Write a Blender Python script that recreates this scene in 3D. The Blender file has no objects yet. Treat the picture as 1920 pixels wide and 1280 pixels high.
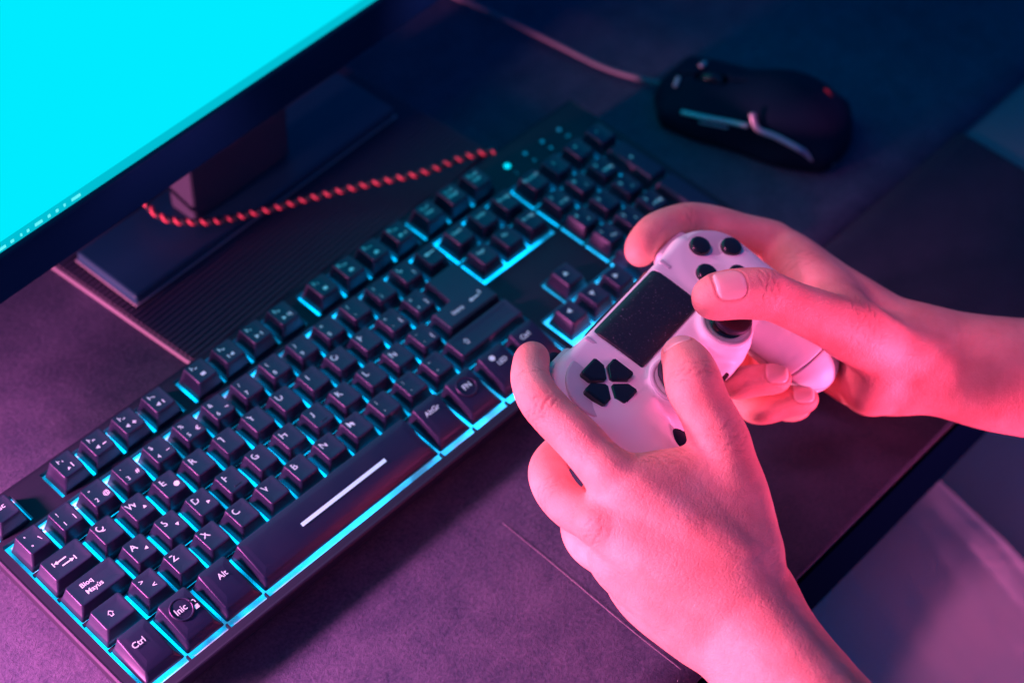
import bpy, bmesh, math, random
import numpy as np
from mathutils import Matrix, Vector
random.seed(7)
rng = np.random.default_rng(7)
S = 0.001                      # all shapes below are written in millimetres
sc = bpy.context.scene
col = sc.collection
PI = math.pi

# ------------------------------------------------------------------ camera
Rcam = np.array([[0.68655077, -0.72515928, 0.05283991],
                 [-0.53338230, -0.55170560, -0.64118971],
                 [0.49411674, 0.41202543, -0.76556103]])
Cw = np.array([-189.781, -461.114, 726.662])
cam = bpy.data.cameras.new('camera')
cam.sensor_width = 36.0
cam.lens = 3210.62 * 36.0 / 1920.0
cam.clip_start = 0.02
cam.clip_end = 30.0
cam.dof.use_dof = True
cam.dof.focus_distance = 0.800
cam.dof.aperture_fstop = 4.6
cam_o = bpy.data.objects.new('camera', cam)
col.objects.link(cam_o)
cam_o.matrix_world = Matrix(((Rcam[0][0], -Rcam[1][0], -Rcam[2][0], Cw[0]*S),
                             (Rcam[0][1], -Rcam[1][1], -Rcam[2][1], Cw[1]*S),
                             (Rcam[0][2], -Rcam[1][2], -Rcam[2][2], Cw[2]*S),
                             (0, 0, 0, 1)))
sc.camera = cam_o

# ------------------------------------------------------------------ world, lamps, view
w = bpy.data.worlds.new('World')
sc.world = w
w.use_nodes = True
w.node_tree.nodes['Background'].inputs[0].default_value = (0.0, 0.15, 0.64, 1)
w.node_tree.nodes['Background'].inputs[1].default_value = 0.44
sc.view_settings.view_transform = 'Standard'
sc.view_settings.look = 'None'
sc.view_settings.exposure = 0
sc.view_settings.gamma = 1
sc.view_settings.use_curve_mapping = False

def area(name, loc, target, size, power, color, size_y=None, spread=180):
    l = bpy.data.lights.new(name, 'AREA')
    l.shape = 'RECTANGLE' if size_y else 'SQUARE'
    l.size = size*S
    if size_y: l.size_y = size_y*S
    l.energy = power
    l.color = color
    l.spread = math.radians(spread)
    o = bpy.data.objects.new(name, l)
    col.objects.link(o)
    o.location = Vector(loc)*S
    d = Vector(target) - Vector(loc)
    o.rotation_euler = d.to_track_quat('-Z', 'Y').to_euler()
    return o
area('pink_lamp', (-430, 185, 350), (-120, -90, 0), 90, 3.7, (1.0, 0.235, 0.62), size_y=120, spread=62)
area('pink_top_fill', (110, 0, 620), (345, -225, 80), 120, 0.10, (1.0, 0.16, 0.42), spread=31)  # added fill that turns the hands' shaded parts pink, not an actual lamp
area('pink_low_lamp', (-640, 105, 60), (200, -120, 40), 90, 18.0, (1.0, 0.26, 0.50))
area('red_lamp', (520, -920, -125), (460, -310, 55), 110, 1.8, (1.0, 0.13, 0.36), spread=46)

# ------------------------------------------------------------------ helpers
def mat(name, base=(0.5, 0.5, 0.5), rough=0.5, emit=None, estr=0.0, metal=0.0, spec=0.5, coat=0.0):
    m = bpy.data.materials.new(name)
    m.use_nodes = True
    b = m.node_tree.nodes['Principled BSDF']
    b.inputs['Base Color'].default_value = (*base, 1)
    b.inputs['Roughness'].default_value = rough
    b.inputs['Metallic'].default_value = metal
    b.inputs['Specular IOR Level'].default_value = spec
    b.inputs['Coat Weight'].default_value = coat
    if emit:
        b.inputs['Emission Color'].default_value = (*emit, 1)
        b.inputs['Emission Strength'].default_value = estr
    return m

def nodes(m):
    return m.node_tree.nodes, m.node_tree.links, m.node_tree.nodes['Principled BSDF']

def noise(m, scale, detail=4, rough=0.6, vec=None, typ='noise'):
    n, l, b = nodes(m)
    if typ == 'noise':
        t = n.new('ShaderNodeTexNoise'); t.inputs['Scale'].default_value = scale
        t.inputs['Detail'].default_value = detail; t.inputs['Roughness'].default_value = rough
    else:
        t = n.new('ShaderNodeTexVoronoi'); t.inputs['Scale'].default_value = scale
    if vec is None:
        g = n.new('ShaderNodeNewGeometry'); vec = g.outputs['Position']
    l.new(vec, t.inputs['Vector'])
    return t

def ramp(m, fac, stops):
    n, l, b = nodes(m)
    r = n.new('ShaderNodeValToRGB')
    e = r.color_ramp.elements
    while len(e) < len(stops): e.new(0.5)
    for i, (p, c) in enumerate(stops):
        e[i].position = p; e[i].color = (*c, 1)
    l.new(fac, r.inputs[0])
    return r.outputs[0]

def bump(m, h, strength, dist, prev=None):
    n, l, b = nodes(m)
    bp = n.new('ShaderNodeBump'); bp.inputs['Strength'].default_value = strength
    bp.inputs['Distance'].default_value = dist*S
    l.new(h, bp.inputs['Height'])
    if prev: l.new(prev, bp.inputs['Normal'])
    return bp.outputs[0]

def tag(o, label=None, cat=None, group=None, kind=None):
    if label: o['label'] = label
    if cat: o['category'] = cat
    if group: o['group'] = group
    if kind: o['kind'] = kind
    return o

def mk(name, verts, faces, m, parent=None, smooth=True, loc=None):
    """mesh from mm coordinates; with a parent the coordinates are kept relative to the parent's origin"""
    me = bpy.data.meshes.new(name)
    me.from_pydata([(v[0]*S, v[1]*S, v[2]*S) for v in verts], [], [tuple(int(i) for i in f) for f in faces])
    if smooth: me.polygons.foreach_set('use_smooth', [True]*len(me.polygons))
    me.materials.append(m)
    me.update()
    o = bpy.data.objects.new(name, me)
    col.objects.link(o)
    if parent is not None: o.parent = parent
    if loc is not None: o.location = Vector(loc)*S
    return o

def mk_bm(name, bm, m, parent=None, loc=None, smooth=False):
    me = bpy.data.meshes.new(name)
    bmesh.ops.recalc_face_normals(bm, faces=bm.faces)
    bmesh.ops.scale(bm, vec=(S, S, S), verts=bm.verts)
    if smooth:
        for f in bm.faces: f.smooth = True
    bm.to_mesh(me); bm.free()
    me.materials.append(m)
    o = bpy.data.objects.new(name, me)
    col.objects.link(o)
    if parent is not None: o.parent = parent
    if loc is not None: o.location = Vector(loc)*S
    return o

def bx(bm, x0, x1, y0, y1, z0, z1, bev=0.0, seg=2):
    vs = bmesh.ops.create_cube(bm, size=1)['verts']
    bmesh.ops.scale(bm, vec=(x1-x0, y1-y0, z1-z0), verts=vs)
    bmesh.ops.translate(bm, vec=((x0+x1)/2, (y0+y1)/2, (z0+z1)/2), verts=vs)
    if bev > 0:
        es = list({e for v in vs for e in v.link_edges})
        bmesh.ops.bevel(bm, geom=es, offset=bev, segments=seg, profile=0.5, affect='EDGES')

def empty(name, loc=(0, 0, 0), rot=None):
    o = bpy.data.objects.new(name, None)
    o.empty_display_size = 0.02
    col.objects.link(o)
    o.location = Vector(loc)*S
    if rot is not None: o.rotation_euler = rot
    return o

def smooth_path(pts, n=12):
    P = np.array(pts, float)
    P = np.vstack([2*P[0]-P[1], P, 2*P[-1]-P[-2]])
    out = []
    for i in range(1, len(P)-2):
        for k in range(n):
            t = k/n
            a, b, c, d = P[i-1], P[i], P[i+1], P[i+2]
            out.append(0.5*((2*b)+(-a+c)*t+(2*a-5*b+4*c-d)*t*t+(-a+3*b-3*c+d)*t**3))
    out.append(P[-2])
    return np.array(out)

def frames(P):
    T = np.gradient(P, axis=0); T /= np.linalg.norm(T, axis=1)[:, None]
    N = np.zeros_like(T); up = np.array([0, 0, 1.0])
    N[0] = np.cross(T[0], up); N[0] /= np.linalg.norm(N[0])
    for i in range(1, len(P)):
        v = N[i-1]-T[i]*(N[i-1]@T[i]); N[i] = v/np.linalg.norm(v)
    return T, N, np.cross(T, N)

def tube_vf(P, r, n=10, flat=1.0):
    P = np.asarray(P, float); T, N, B = frames(P)
    r = np.broadcast_to(r, (len(P),))
    V, F = [], []
    for i in range(len(P)):
        for k in range(n):
            a = 2*PI*k/n
            V.append(P[i]+r[i]*(math.cos(a)*N[i]+flat*math.sin(a)*B[i]))
    for i in range(len(P)-1):
        for k in range(n):
            F.append((i*n+k, i*n+(k+1) % n, (i+1)*n+(k+1) % n, (i+1)*n+k))
    F.append(tuple(range(n))[::-1]); F.append(tuple((len(P)-1)*n+k for k in range(n)))
    return V, F

def lathe_vf(profile, n=40):
    V, F = [], []
    for (r, z) in profile:
        for k in range(n):
            a = 2*PI*k/n; V.append((r*math.cos(a), r*math.sin(a), z))
    for i in range(len(profile)-1):
        for k in range(n):
            F.append((i*n+k, i*n+(k+1) % n, (i+1)*n+(k+1) % n, (i+1)*n+k))
    m = len(profile)
    F.append(tuple(range(n))[::-1]); F.append(tuple((m-1)*n+k for k in range(n)))
    return V, F

# ------------------------------------------------------------------ signed-distance sculpting
class Field:
    def __init__(s, lo, hi, h):
        s.lo = np.array(lo, float); s.h = h
        s.n = np.ceil((np.array(hi)-s.lo)/h).astype(int)+1
        s.D = np.full(s.n, 50.0, np.float32)
    def _box(s, lo, hi, pad):
        a = np.clip(np.floor((np.array(lo)-pad-s.lo)/s.h).astype(int), 0, s.n-1)
        b = np.clip(np.ceil((np.array(hi)+pad-s.lo)/s.h).astype(int)+1, 1, s.n)
        if np.any(b <= a): return None
        ax = [(s.lo[i]+s.h*np.arange(a[i], b[i])).astype(np.float32) for i in range(3)]
        return (slice(a[0], b[0]), slice(a[1], b[1]), slice(a[2], b[2])), np.meshgrid(*ax, indexing='ij', sparse=True)
    def blend(s, sl, d, k, sub=False):
        A = s.D[sl]
        if sub:
            hh = np.maximum(k-np.abs(A+d), 0)/k if k > 0 else 0
            s.D[sl] = np.maximum(A, -d)+hh*hh*k*0.25
        else:
            hh = np.maximum(k-np.abs(A-d), 0)/k if k > 0 else 0
            s.D[sl] = np.minimum(A, d)-hh*hh*k*0.25
    def cone(s, a, b, ra, rb, k=3.0, sub=False, flat=None):
        a = np.array(a, float); b = np.array(b, float); R = max(ra, rb)
        q = s._box(np.minimum(a, b)-R, np.maximum(a, b)+R, k+3)
        if q is None: return
        sl, (X, Y, Z) = q
        ab = b-a; L = ab@ab+1e-9
        t = np.clip(((X-a[0])*ab[0]+(Y-a[1])*ab[1]+(Z-a[2])*ab[2])/L, 0, 1)
        dx, dy, dz = X-a[0]-t*ab[0], Y-a[1]-t*ab[1], Z-a[2]-t*ab[2]
        if flat is not None:     # squash along unit vector flat[0] by factor flat[1] (<1 = thinner)
            f, c = flat; f = np.array(f, float); f /= np.linalg.norm(f)
            w_ = dx*f[0]+dy*f[1]+dz*f[2]
            d = np.sqrt(dx*dx+dy*dy+dz*dz+w_*w_*(1/c/c-1))-(ra+(rb-ra)*t)
            d = d*(0.5+0.5*c)
        else:
            d = np.sqrt(dx*dx+dy*dy+dz*dz)-(ra+(rb-ra)*t)
        s.blend(sl, d, k, sub)
    def chain(s, pts, k=3.0, sub=False, n=5, flat=None):
        """smooth chain through (x,y,z,r) joints"""
        P = smooth_path(pts, n)
        for i in range(len(P)-1):
            s.cone(P[i][:3], P[i+1][:3], P[i][3], P[i+1][3], k if i == 0 else min(k, 2.5) if False else k, sub, flat)
    def ell(s, c, r, k=3.0, sub=False, M=None):
        c = np.array(c, float); r = np.array(r, float)
        q = s._box(c-r.max(), c+r.max(), k+3)
        if q is None: return
        sl, (X, Y, Z) = q
        x, y, z = X-c[0], Y-c[1], Z-c[2]
        if M is not None:
            x, y, z = (M[0][0]*x+M[0][1]*y+M[0][2]*z, M[1][0]*x+M[1][1]*y+M[1][2]*z, M[2][0]*x+M[2][1]*y+M[2][2]*z)
        k0 = np.sqrt((x/r[0])**2+(y/r[1])**2+(z/r[2])**2)
        k1 = np.sqrt((x/r[0]**2)**2+(y/r[1]**2)**2+(z/r[2]**2)**2)+1e-9
        s.blend(sl, k0*(k0-1)/k1, k, sub)
    def box(s, c, hs, rr, k=2.0, sub=False, M=None):
        c = np.array(c, float); hs = np.array(hs, float)
        e = np.linalg.norm(hs) if M is not None else hs
        q = s._box(c-e, c+e, k+3)
        if q is None: return
        sl, (X, Y, Z) = q
        x, y, z = X-c[0], Y-c[1], Z-c[2]
        if M is not None:
            x, y, z = (M[0][0]*x+M[0][1]*y+M[0][2]*z, M[1][0]*x+M[1][1]*y+M[1][2]*z, M[2][0]*x+M[2][1]*y+M[2][2]*z)
        qx, qy, qz = np.abs(x)-hs[0]+rr, np.abs(y)-hs[1]+rr, np.abs(z)-hs[2]+rr
        d = np.sqrt(np.maximum(qx, 0)**2+np.maximum(qy, 0)**2+np.maximum(qz, 0)**2)+np.minimum(np.maximum(np.maximum(qx, qy), qz), 0)-rr
        s.blend(sl, d, k, sub)
    def cyl(s, c, r, z0, z1, rr=1.0, k=2.0, sub=False):
        q = s._box((c[0]-r, c[1]-r, z0), (c[0]+r, c[1]+r, z1), k+3)
        if q is None: return
        sl, (X, Y, Z) = q
        a = np.sqrt((X-c[0])**2+(Y-c[1])**2)-r+rr; b = np.abs(Z-(z0+z1)/2)-(z1-z0)/2+rr
        d = np.sqrt(np.maximum(a, 0)**2+np.maximum(b, 0)**2)+np.minimum(np.maximum(a, b), 0)-rr
        s.blend(sl, d, k, sub)
    def mesh(s, relax=2):
        D = s.D; n = D.shape
        ins = D < 0
        c = np.zeros((n[0]-1, n[1]-1, n[2]-1), np.int8)
        for i in (0, 1):
            for j in (0, 1):
                for k in (0, 1):
                    c += ins[i:n[0]-1+i, j:n[1]-1+j, k:n[2]-1+k]
        act = np.argwhere((c > 0) & (c < 8))
        idx = -np.ones(c.shape, np.int64); idx[tuple(act.T)] = np.arange(len(act))
        P = np.zeros((len(act), 3)); W = np.zeros(len(act))
        for ax in range(3):
            o1, o2 = [a for a in range(3) if a != ax]
            for i in (0, 1):
                for j in (0, 1):
                    off = np.zeros(3, int); off[o1] = i; off[o2] = j
                    A = act+off; B = A.copy(); B[:, ax] += 1
                    da = D[tuple(A.T)]; db = D[tuple(B.T)]
                    m = (da < 0) != (db < 0)
                    t = np.where(m, da/np.where(m, da-db, 1), 0)
                    pt = A.astype(float); pt[:, ax] += t
                    P += pt*m[:, None]; W += m
        P /= W[:, None]
        F = []
        for ax in range(3):
            o1, o2 = (ax+1) % 3, (ax+2) % 3
            sa = [slice(None)]*3; sb = [slice(None)]*3
            sa[ax] = slice(0, n[ax]-1); sb[ax] = slice(1, n[ax])
            a = ins[tuple(sa)]; b = ins[tuple(sb)]
            E = np.argwhere(a != b)
            E = E[(E[:, o1] > 0) & (E[:, o2] > 0) & (E[:, o1] < n[o1]-1) & (E[:, o2] < n[o2]-1)]
            fl = a[tuple(E.T)]
            def g(i, j):
                Q = E.copy(); Q[:, o1] -= i; Q[:, o2] -= j
                return idx[tuple(Q.T)]
            q = np.stack([g(1, 1), g(0, 1), g(0, 0), g(1, 0)], 1)
            q[~fl] = q[~fl][:, ::-1]
            F.append(q)
        F = np.vstack(F)
        V = s.lo+P*s.h
        for _ in range(relax):
            acc = np.zeros_like(V); cnt = np.zeros(len(V))
            for i in range(4):
                a_, b_ = F[:, i], F[:, (i+1) % 4]
                for c_ in range(3):
                    acc[:, c_] += np.bincount(a_, V[b_, c_], len(V))+np.bincount(b_, V[a_, c_], len(V))
                cnt += np.bincount(a_, minlength=len(V))+np.bincount(b_, minlength=len(V))
            V = 0.5*V+0.5*acc/np.maximum(cnt, 1)[:, None]
        return V, F

def vnormals(V, F):
    n = np.cross(V[F[:, 2]]-V[F[:, 0]], V[F[:, 3]]-V[F[:, 1]])
    N = np.zeros_like(V)
    for i in range(4):
        for c in range(3): N[:, c] += np.bincount(F[:, i], n[:, c], len(V))
    return N/(np.linalg.norm(N, axis=1)[:, None]+1e-12)

def mesh_np(name, V, F, m, parent=None, attrs=None):
    me = bpy.data.meshes.new(name)
    me.vertices.add(len(V)); me.vertices.foreach_set('co', (V*S).astype(np.float32).ravel())
    me.loops.add(len(F)*4); me.loops.foreach_set('vertex_index', F.astype(np.int32).ravel())
    me.polygons.add(len(F)); me.polygons.foreach_set('loop_start', np.arange(0, len(F)*4, 4, dtype=np.int32))
    me.polygons.foreach_set('loop_total', np.full(len(F), 4, np.int32))
    me.polygons.foreach_set('use_smooth', np.ones(len(F), bool))
    me.update(calc_edges=True); me.validate()
    for k, v in (attrs or {}).items():
        a = me.attributes.new(k, 'FLOAT', 'POINT'); a.data.foreach_set('value', v.astype(np.float32))
    me.materials.append(m)
    o = bpy.data.objects.new(name, me); col.objects.link(o)
    if parent is not None: o.parent = parent
    return o

# ------------------------------------------------------------------ materials
def felt(name, c0, c1):
    m = mat(name, c0, 0.95, spec=0.15)
    n, l, b = nodes(m)
    t1 = noise(m, 520, 5, 0.8); t2 = noise(m, 55, 3, 0.6); t3 = noise(m, 7, 2, 0.5)
    mx = n.new('ShaderNodeMath'); mx.operation = 'MULTIPLY_ADD'
    l.new(t2.outputs[0], mx.inputs[0]); mx.inputs[1].default_value = 0.5; l.new(t1.outputs[0], mx.inputs[2])
    ml = n.new('ShaderNodeMath'); ml.operation = 'MULTIPLY_ADD'
    l.new(t3.outputs[0], ml.inputs[0]); ml.inputs[1].default_value = 0.35; l.new(mx.outputs[0], ml.inputs[2])
    cr = ramp(m, ml.outputs[0], [(0.78, c0), (1.0, tuple(0.5*(a+b_) for a, b_ in zip(c0, c1))), (1.0, c1)])
    n2 = [x for x in n if x.type == 'VALTORGB'][-1].color_ramp
    n2.elements[1].position = 0.98; n2.elements[2].position = 1.0
    mr = n.new('ShaderNodeMapRange'); mr.inputs['From Min'].default_value = 0.62; mr.inputs['From Max'].default_value = 1.28
    l.new(ml.outputs[0], mr.inputs[0])
    mixc = n.new('ShaderNodeMix'); mixc.data_type = 'RGBA'
    l.new(mr.outputs[0], mixc.inputs[0]); mixc.inputs[6].default_value = (*c0, 1); mixc.inputs[7].default_value = (*c1, 1)
    # stray pale lint specks
    v = noise(m, 38, typ='voronoi'); lt = n.new('ShaderNodeMath'); lt.operation = 'LESS_THAN'; lt.inputs[1].default_value = 0.022
    l.new(v.outputs['Distance'], lt.inputs[0])
    v2 = noise(m, 24); gt = n.new('ShaderNodeMath'); gt.operation = 'GREATER_THAN'; gt.inputs[1].default_value = 0.56
    l.new(v2.outputs[0], gt.inputs[0])
    mu = n.new('ShaderNodeMath'); mu.operation = 'MULTIPLY'; l.new(lt.outputs[0], mu.inputs[0]); l.new(gt.outputs[0], mu.inputs[1])
    mix2 = n.new('ShaderNodeMix'); mix2.data_type = 'RGBA'
    l.new(mu.outputs[0], mix2.inputs[0]); l.new(mixc.outputs[2], mix2.inputs[6]); mix2.inputs[7].default_value = (0.5, 0.42, 0.45, 1)
    l.new(mix2.outputs[2], b.inputs['Base Color'])
    l.new(bump(m, mx.outputs[0], 1.0, 1.1), b.inputs['Normal'])
    b.inputs['Sheen Weight'].default_value = 0.06
    b.inputs['Sheen Roughness'].default_value = 0.5
    return m
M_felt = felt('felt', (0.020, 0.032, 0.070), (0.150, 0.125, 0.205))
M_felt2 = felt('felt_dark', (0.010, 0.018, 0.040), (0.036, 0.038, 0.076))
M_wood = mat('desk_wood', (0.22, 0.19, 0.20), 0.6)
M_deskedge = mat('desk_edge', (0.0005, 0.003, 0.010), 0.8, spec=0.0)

def plastic(name, base, rough, sc_=900, st=0.25, d=0.15, **k):
    m = mat(name, base, rough, **k)
    n, l, b = nodes(m)
    t = noise(m, sc_, 3, 0.6)
    l.new(bump(m, t.outputs[0], st, d), b.inputs['Normal'])
    if max(base) < 0.1: b.inputs['Specular Tint'].default_value = (0.82, 0.58, 1.0, 1)
    t2 = noise(m, 60, 3, 0.6)
    mr = n.new('ShaderNodeMapRange'); mr.inputs['To Min'].default_value = max(0.05, rough-0.1); mr.inputs['To Max'].default_value = min(1, rough+0.12)
    l.new(t2.outputs[0], mr.inputs[0]); l.new(mr.outputs[0], b.inputs['Roughness'])
    return m
M_cap = plastic('keycap_black', (0.007, 0.014, 0.032), 0.42, 1400, 0.3, 0.1, spec=1.0)
M_case = plastic('case_black', (0.014, 0.015, 0.028), 0.5, 1100, 0.3, 0.12, spec=0.5)
M_black = plastic('black_plastic', (0.003, 0.011, 0.028), 0.68, 900, 0.15, 0.1, spec=0.15)
M_gloss = mat('black_gloss', (0.008, 0.009, 0.014), 0.22, coat=0.2)
M_bezel = plastic('bezel_black', (0.0, 0.026, 0.065), 0.6, 700, 0.1, 0.1, spec=0.03)
M_glow = mat('backlight', (0.6, 0.55, 0.6), 0.6, emit=(0.0, 0.45, 0.9), estr=2.6)
def uneven(m, lo, hi, sc_):
    n, l, b = nodes(m)
    t = noise(m, sc_, 2, 0.5)
    mr = n.new('ShaderNodeMapRange'); mr.inputs['From Min'].default_value = 0.36; mr.inputs['From Max'].default_value = 0.64
    mr.inputs['To Min'].default_value = lo; mr.inputs['To Max'].default_value = hi
    l.new(t.outputs[0], mr.inputs[0]); l.new(mr.outputs[0], b.inputs['Emission Strength'])
uneven(M_glow, 0.55, 3.6, 42)
M_led = mat('led_on', (0.3, 0.4, 0.5), 0.4, emit=(0.0, 0.78, 1.0), estr=1.3)
M_leddim = mat('led_dim', (0.1, 0.2, 0.3), 0.4, emit=(0.0, 0.22, 0.42), estr=0.75)
M_legend = mat('legend', (0.60, 0.56, 0.62), 0.6, emit=(0.02, 0.26, 0.34), estr=1.0)
M_sbar = mat('spacebar_light', (0.62, 0.60, 0.66), 0.5, emit=(0.0, 0.50, 0.72), estr=0.9)
M_screen = mat('screen', (0.0, 0.0, 0.0), 0.4, emit=(0.0, 0.83, 1.0), estr=1.0, spec=0.0)
M_taskbar = mat('taskbar', (0.0, 0.0, 0.0), 0.4, emit=(0.0, 0.52, 0.66), estr=1.0, spec=0.0)
M_icon = mat('screen_icon', (0.0, 0.0, 0.0), 0.4, emit=(0.12, 0.95, 1.0), estr=1.0)
M_ctrl = plastic('controller_white', (0.80, 0.78, 0.79), 0.48, 1500, 0.12, 0.08)
M_ctrl2 = plastic('controller_white_disc', (0.56, 0.53, 0.57), 0.42, 1500, 0.12, 0.08)
M_pad = mat('touchpad', (0.010, 0.011, 0.018), 0.38)
def dusty(m):
    n, l, b = nodes(m)
    v = noise(m, 900, 2, 0.5); r = ramp(m, v.outputs[0], [(0.62, (0.010, 0.012, 0.022)), (0.76, (0.12, 0.10, 0.13))])
    l.new(r, b.inputs['Base Color'])
    t2 = noise(m, 120, 4, 0.7)
    mr = n.new('ShaderNodeMapRange'); mr.inputs['To Min'].default_value = 0.28; mr.inputs['To Max'].default_value = 0.55
    l.new(t2.outputs[0], mr.inputs[0]); l.new(mr.outputs[0], b.inputs['Roughness'])
dusty(M_pad)
M_red = mat('cable_red', (0.80, 0.10, 0.13), 0.6)
M_cableblk = mat('cable_black', (0.02, 0.02, 0.03), 0.6)
M_grey = mat('grey_cable', (0.20, 0.15, 0.2), 0.5)
M_silver = mat('silver_trim', (0.62, 0.5, 0.55), 0.35, metal=0.4)
M_rib = plastic('ribbed_black', (0.075, 0.062, 0.095), 0.5, 500, 0.2, 0.2)
M_stand = plastic('stand_base', (0.012, 0.065, 0.115), 0.5, 250, 0.2, 0.2)
M_neck = plastic('stand_neck', (0.055, 0.055, 0.085), 0.6, 400, 0.1, 0.1)

def skin():
    m = mat('skin', (0.8, 0.5, 0.4), 0.5, spec=0.4)
    n, l, b = nodes(m)
    tc = n.new('ShaderNodeTexCoord'); P = tc.outputs['Object']
    big = noise(m, 38, 4, 0.6, P)
    c = ramp(m, big.outputs[0], [(0.32, (0.76, 0.25, 0.22)), (0.55, (0.86, 0.33, 0.29)), (0.75, (0.90, 0.42, 0.36))])
    def attr(nm):
        a = n.new('ShaderNodeAttribute'); a.attribute_name = nm; return a.outputs['Fac']
    def mixc(f, a, bcol, k=1.0):
        mu = n.new('ShaderNodeMath'); mu.operation = 'MULTIPLY'; mu.inputs[1].default_value = k; l.new(f, mu.inputs[0])
        mx = n.new('ShaderNodeMix'); mx.data_type = 'RGBA'
        l.new(mu.outputs[0], mx.inputs[0]); l.new(a, mx.inputs[6]); mx.inputs[7].default_value = (*bcol, 1)
        return mx.outputs[2]
    c = mixc(attr('red'), c, (0.74, 0.22, 0.20), 0.8)
    c = mixc(attr('crease'), c, (0.45, 0.13, 0.12), 0.45)
    c = mixc(attr('nail'), c, (0.86, 0.50, 0.46), 0.85)
    c = mixc(attr('tip'), c, (0.9, 0.72, 0.66), 0.85)
    l.new(c, b.inputs['Base Color'])
    # fine skin relief: small cells plus directional lines
    mp = n.new('ShaderNodeMapping'); l.new(P, mp.inputs[0]); mp.inputs['Scale'].default_value = (1.0, 1.7, 1.3); mp.inputs['Rotation'].default_value = (0.3, 0.2, 0.9)
    dn = noise(m, 260, 2, 0.5, P); va = n.new('ShaderNodeVectorMath'); va.operation = 'MULTIPLY_ADD'
    l.new(dn.outputs['Color'], va.inputs[0]); va.inputs[1].default_value = (0.0025, 0.0025, 0.0025); l.new(mp.outputs[0], va.inputs[2])
    v = n.new('ShaderNodeTexVoronoi'); v.feature = 'DISTANCE_TO_EDGE'; v.inputs['Scale'].default_value = 780; l.new(va.outputs[0], v.inputs['Vector'])
    cl = n.new('ShaderNodeMapRange'); cl.inputs['From Max'].default_value = 0.22; l.new(v.outputs['Distance'], cl.inputs[0])
    v2 = n.new('ShaderNodeTexVoronoi'); v2.feature = 'DISTANCE_TO_EDGE'; v2.inputs['Scale'].default_value = 270; l.new(va.outputs[0], v2.inputs['Vector'])
    cl2 = n.new('ShaderNodeMapRange'); cl2.inputs['From Max'].default_value = 0.15; l.new(v2.outputs['Distance'], cl2.inputs[0])
    pores = noise(m, 1500, 3, 0.6, P)
    lumps = noise(m, 120, 3, 0.5, P)
    inv = n.new('ShaderNodeMath'); inv.operation = 'MULTIPLY_ADD'; inv.inputs[1].default_value = -0.38; inv.inputs[2].default_value = 0.38; l.new(attr('nail'), inv.inputs[0])
    def bmp(h, st_out, dist, prev=None):
        bp = n.new('ShaderNodeBump'); bp.inputs['Distance'].default_value = dist*S
        if isinstance(st_out, float): bp.inputs['Strength'].default_value = st_out
        else: l.new(st_out, bp.inputs['Strength'])
        l.new(h, bp.inputs['Height'])
        if prev: l.new(prev, bp.inputs['Normal'])
        return bp.outputs[0]
    nn = bmp(cl.outputs[0], inv.outputs[0], 0.22)
    nn = bmp(cl2.outputs[0], inv.outputs[0], 0.16, nn)
    nn = bmp(pores.outputs[0], inv.outputs[0], 0.06, nn)
    nn = bmp(lumps.outputs[0], inv.outputs[0], 1.0, nn)
    l.new(nn, b.inputs['Normal'])
    mr = n.new('ShaderNodeMapRange'); mr.inputs['To Min'].default_value = 0.52; mr.inputs['To Max'].default_value = 0.3; l.new(attr('nail'), mr.inputs[0])
    l.new(mr.outputs[0], b.inputs['Roughness'])
    b.inputs['Subsurface Weight'].default_value = 0.22
    b.inputs['Subsurface Radius'].default_value = (1.0, 0.3, 0.2)
    b.inputs['Subsurface Scale'].default_value = 0.004
    return m
M_skin = skin()
def cloth():
    m = mat('trouser_cloth', (0.46, 0.58, 0.58), 0.9, spec=0.2)
    n, l, b = nodes(m)
    t = noise(m, 1200, 3, 0.7); t2 = noise(m, 14, 3, 0.5)
    l.new(bump(m, t.outputs[0], 0.5, 0.4, bump(m, t2.outputs[0], 0.5, 6)), b.inputs['Normal'])
    return m
M_cloth = cloth()
M_floor = mat('floor_dark', (0.30, 0.16, 0.26), 0.8)

# ------------------------------------------------------------------ setting: desk and floor
bm = bmesh.new(); bx(bm, -3000, 3500, -3000, 3000, -740, -730)
tag(mk_bm('floor', bm, M_floor), kind='structure')
desk = empty('desk', (300, 0, -28))
tag(desk, 'dark desk whose front edge crosses the lower right of the photo', 'desk')
bm = bmesh.new(); bx(bm, -900, 1300, -276, 700, -28, -3, 1.5)
mk_bm('desk_top', bm, M_wood, desk, (-300, 0, 28))
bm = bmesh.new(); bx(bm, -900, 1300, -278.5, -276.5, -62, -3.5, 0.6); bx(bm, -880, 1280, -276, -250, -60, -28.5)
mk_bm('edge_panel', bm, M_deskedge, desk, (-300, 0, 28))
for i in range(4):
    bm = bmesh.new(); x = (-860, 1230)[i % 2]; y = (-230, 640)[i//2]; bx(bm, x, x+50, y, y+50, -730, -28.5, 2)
    mk_bm('leg', bm, M_deskedge, desk, (-300, 0, 28))

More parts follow.
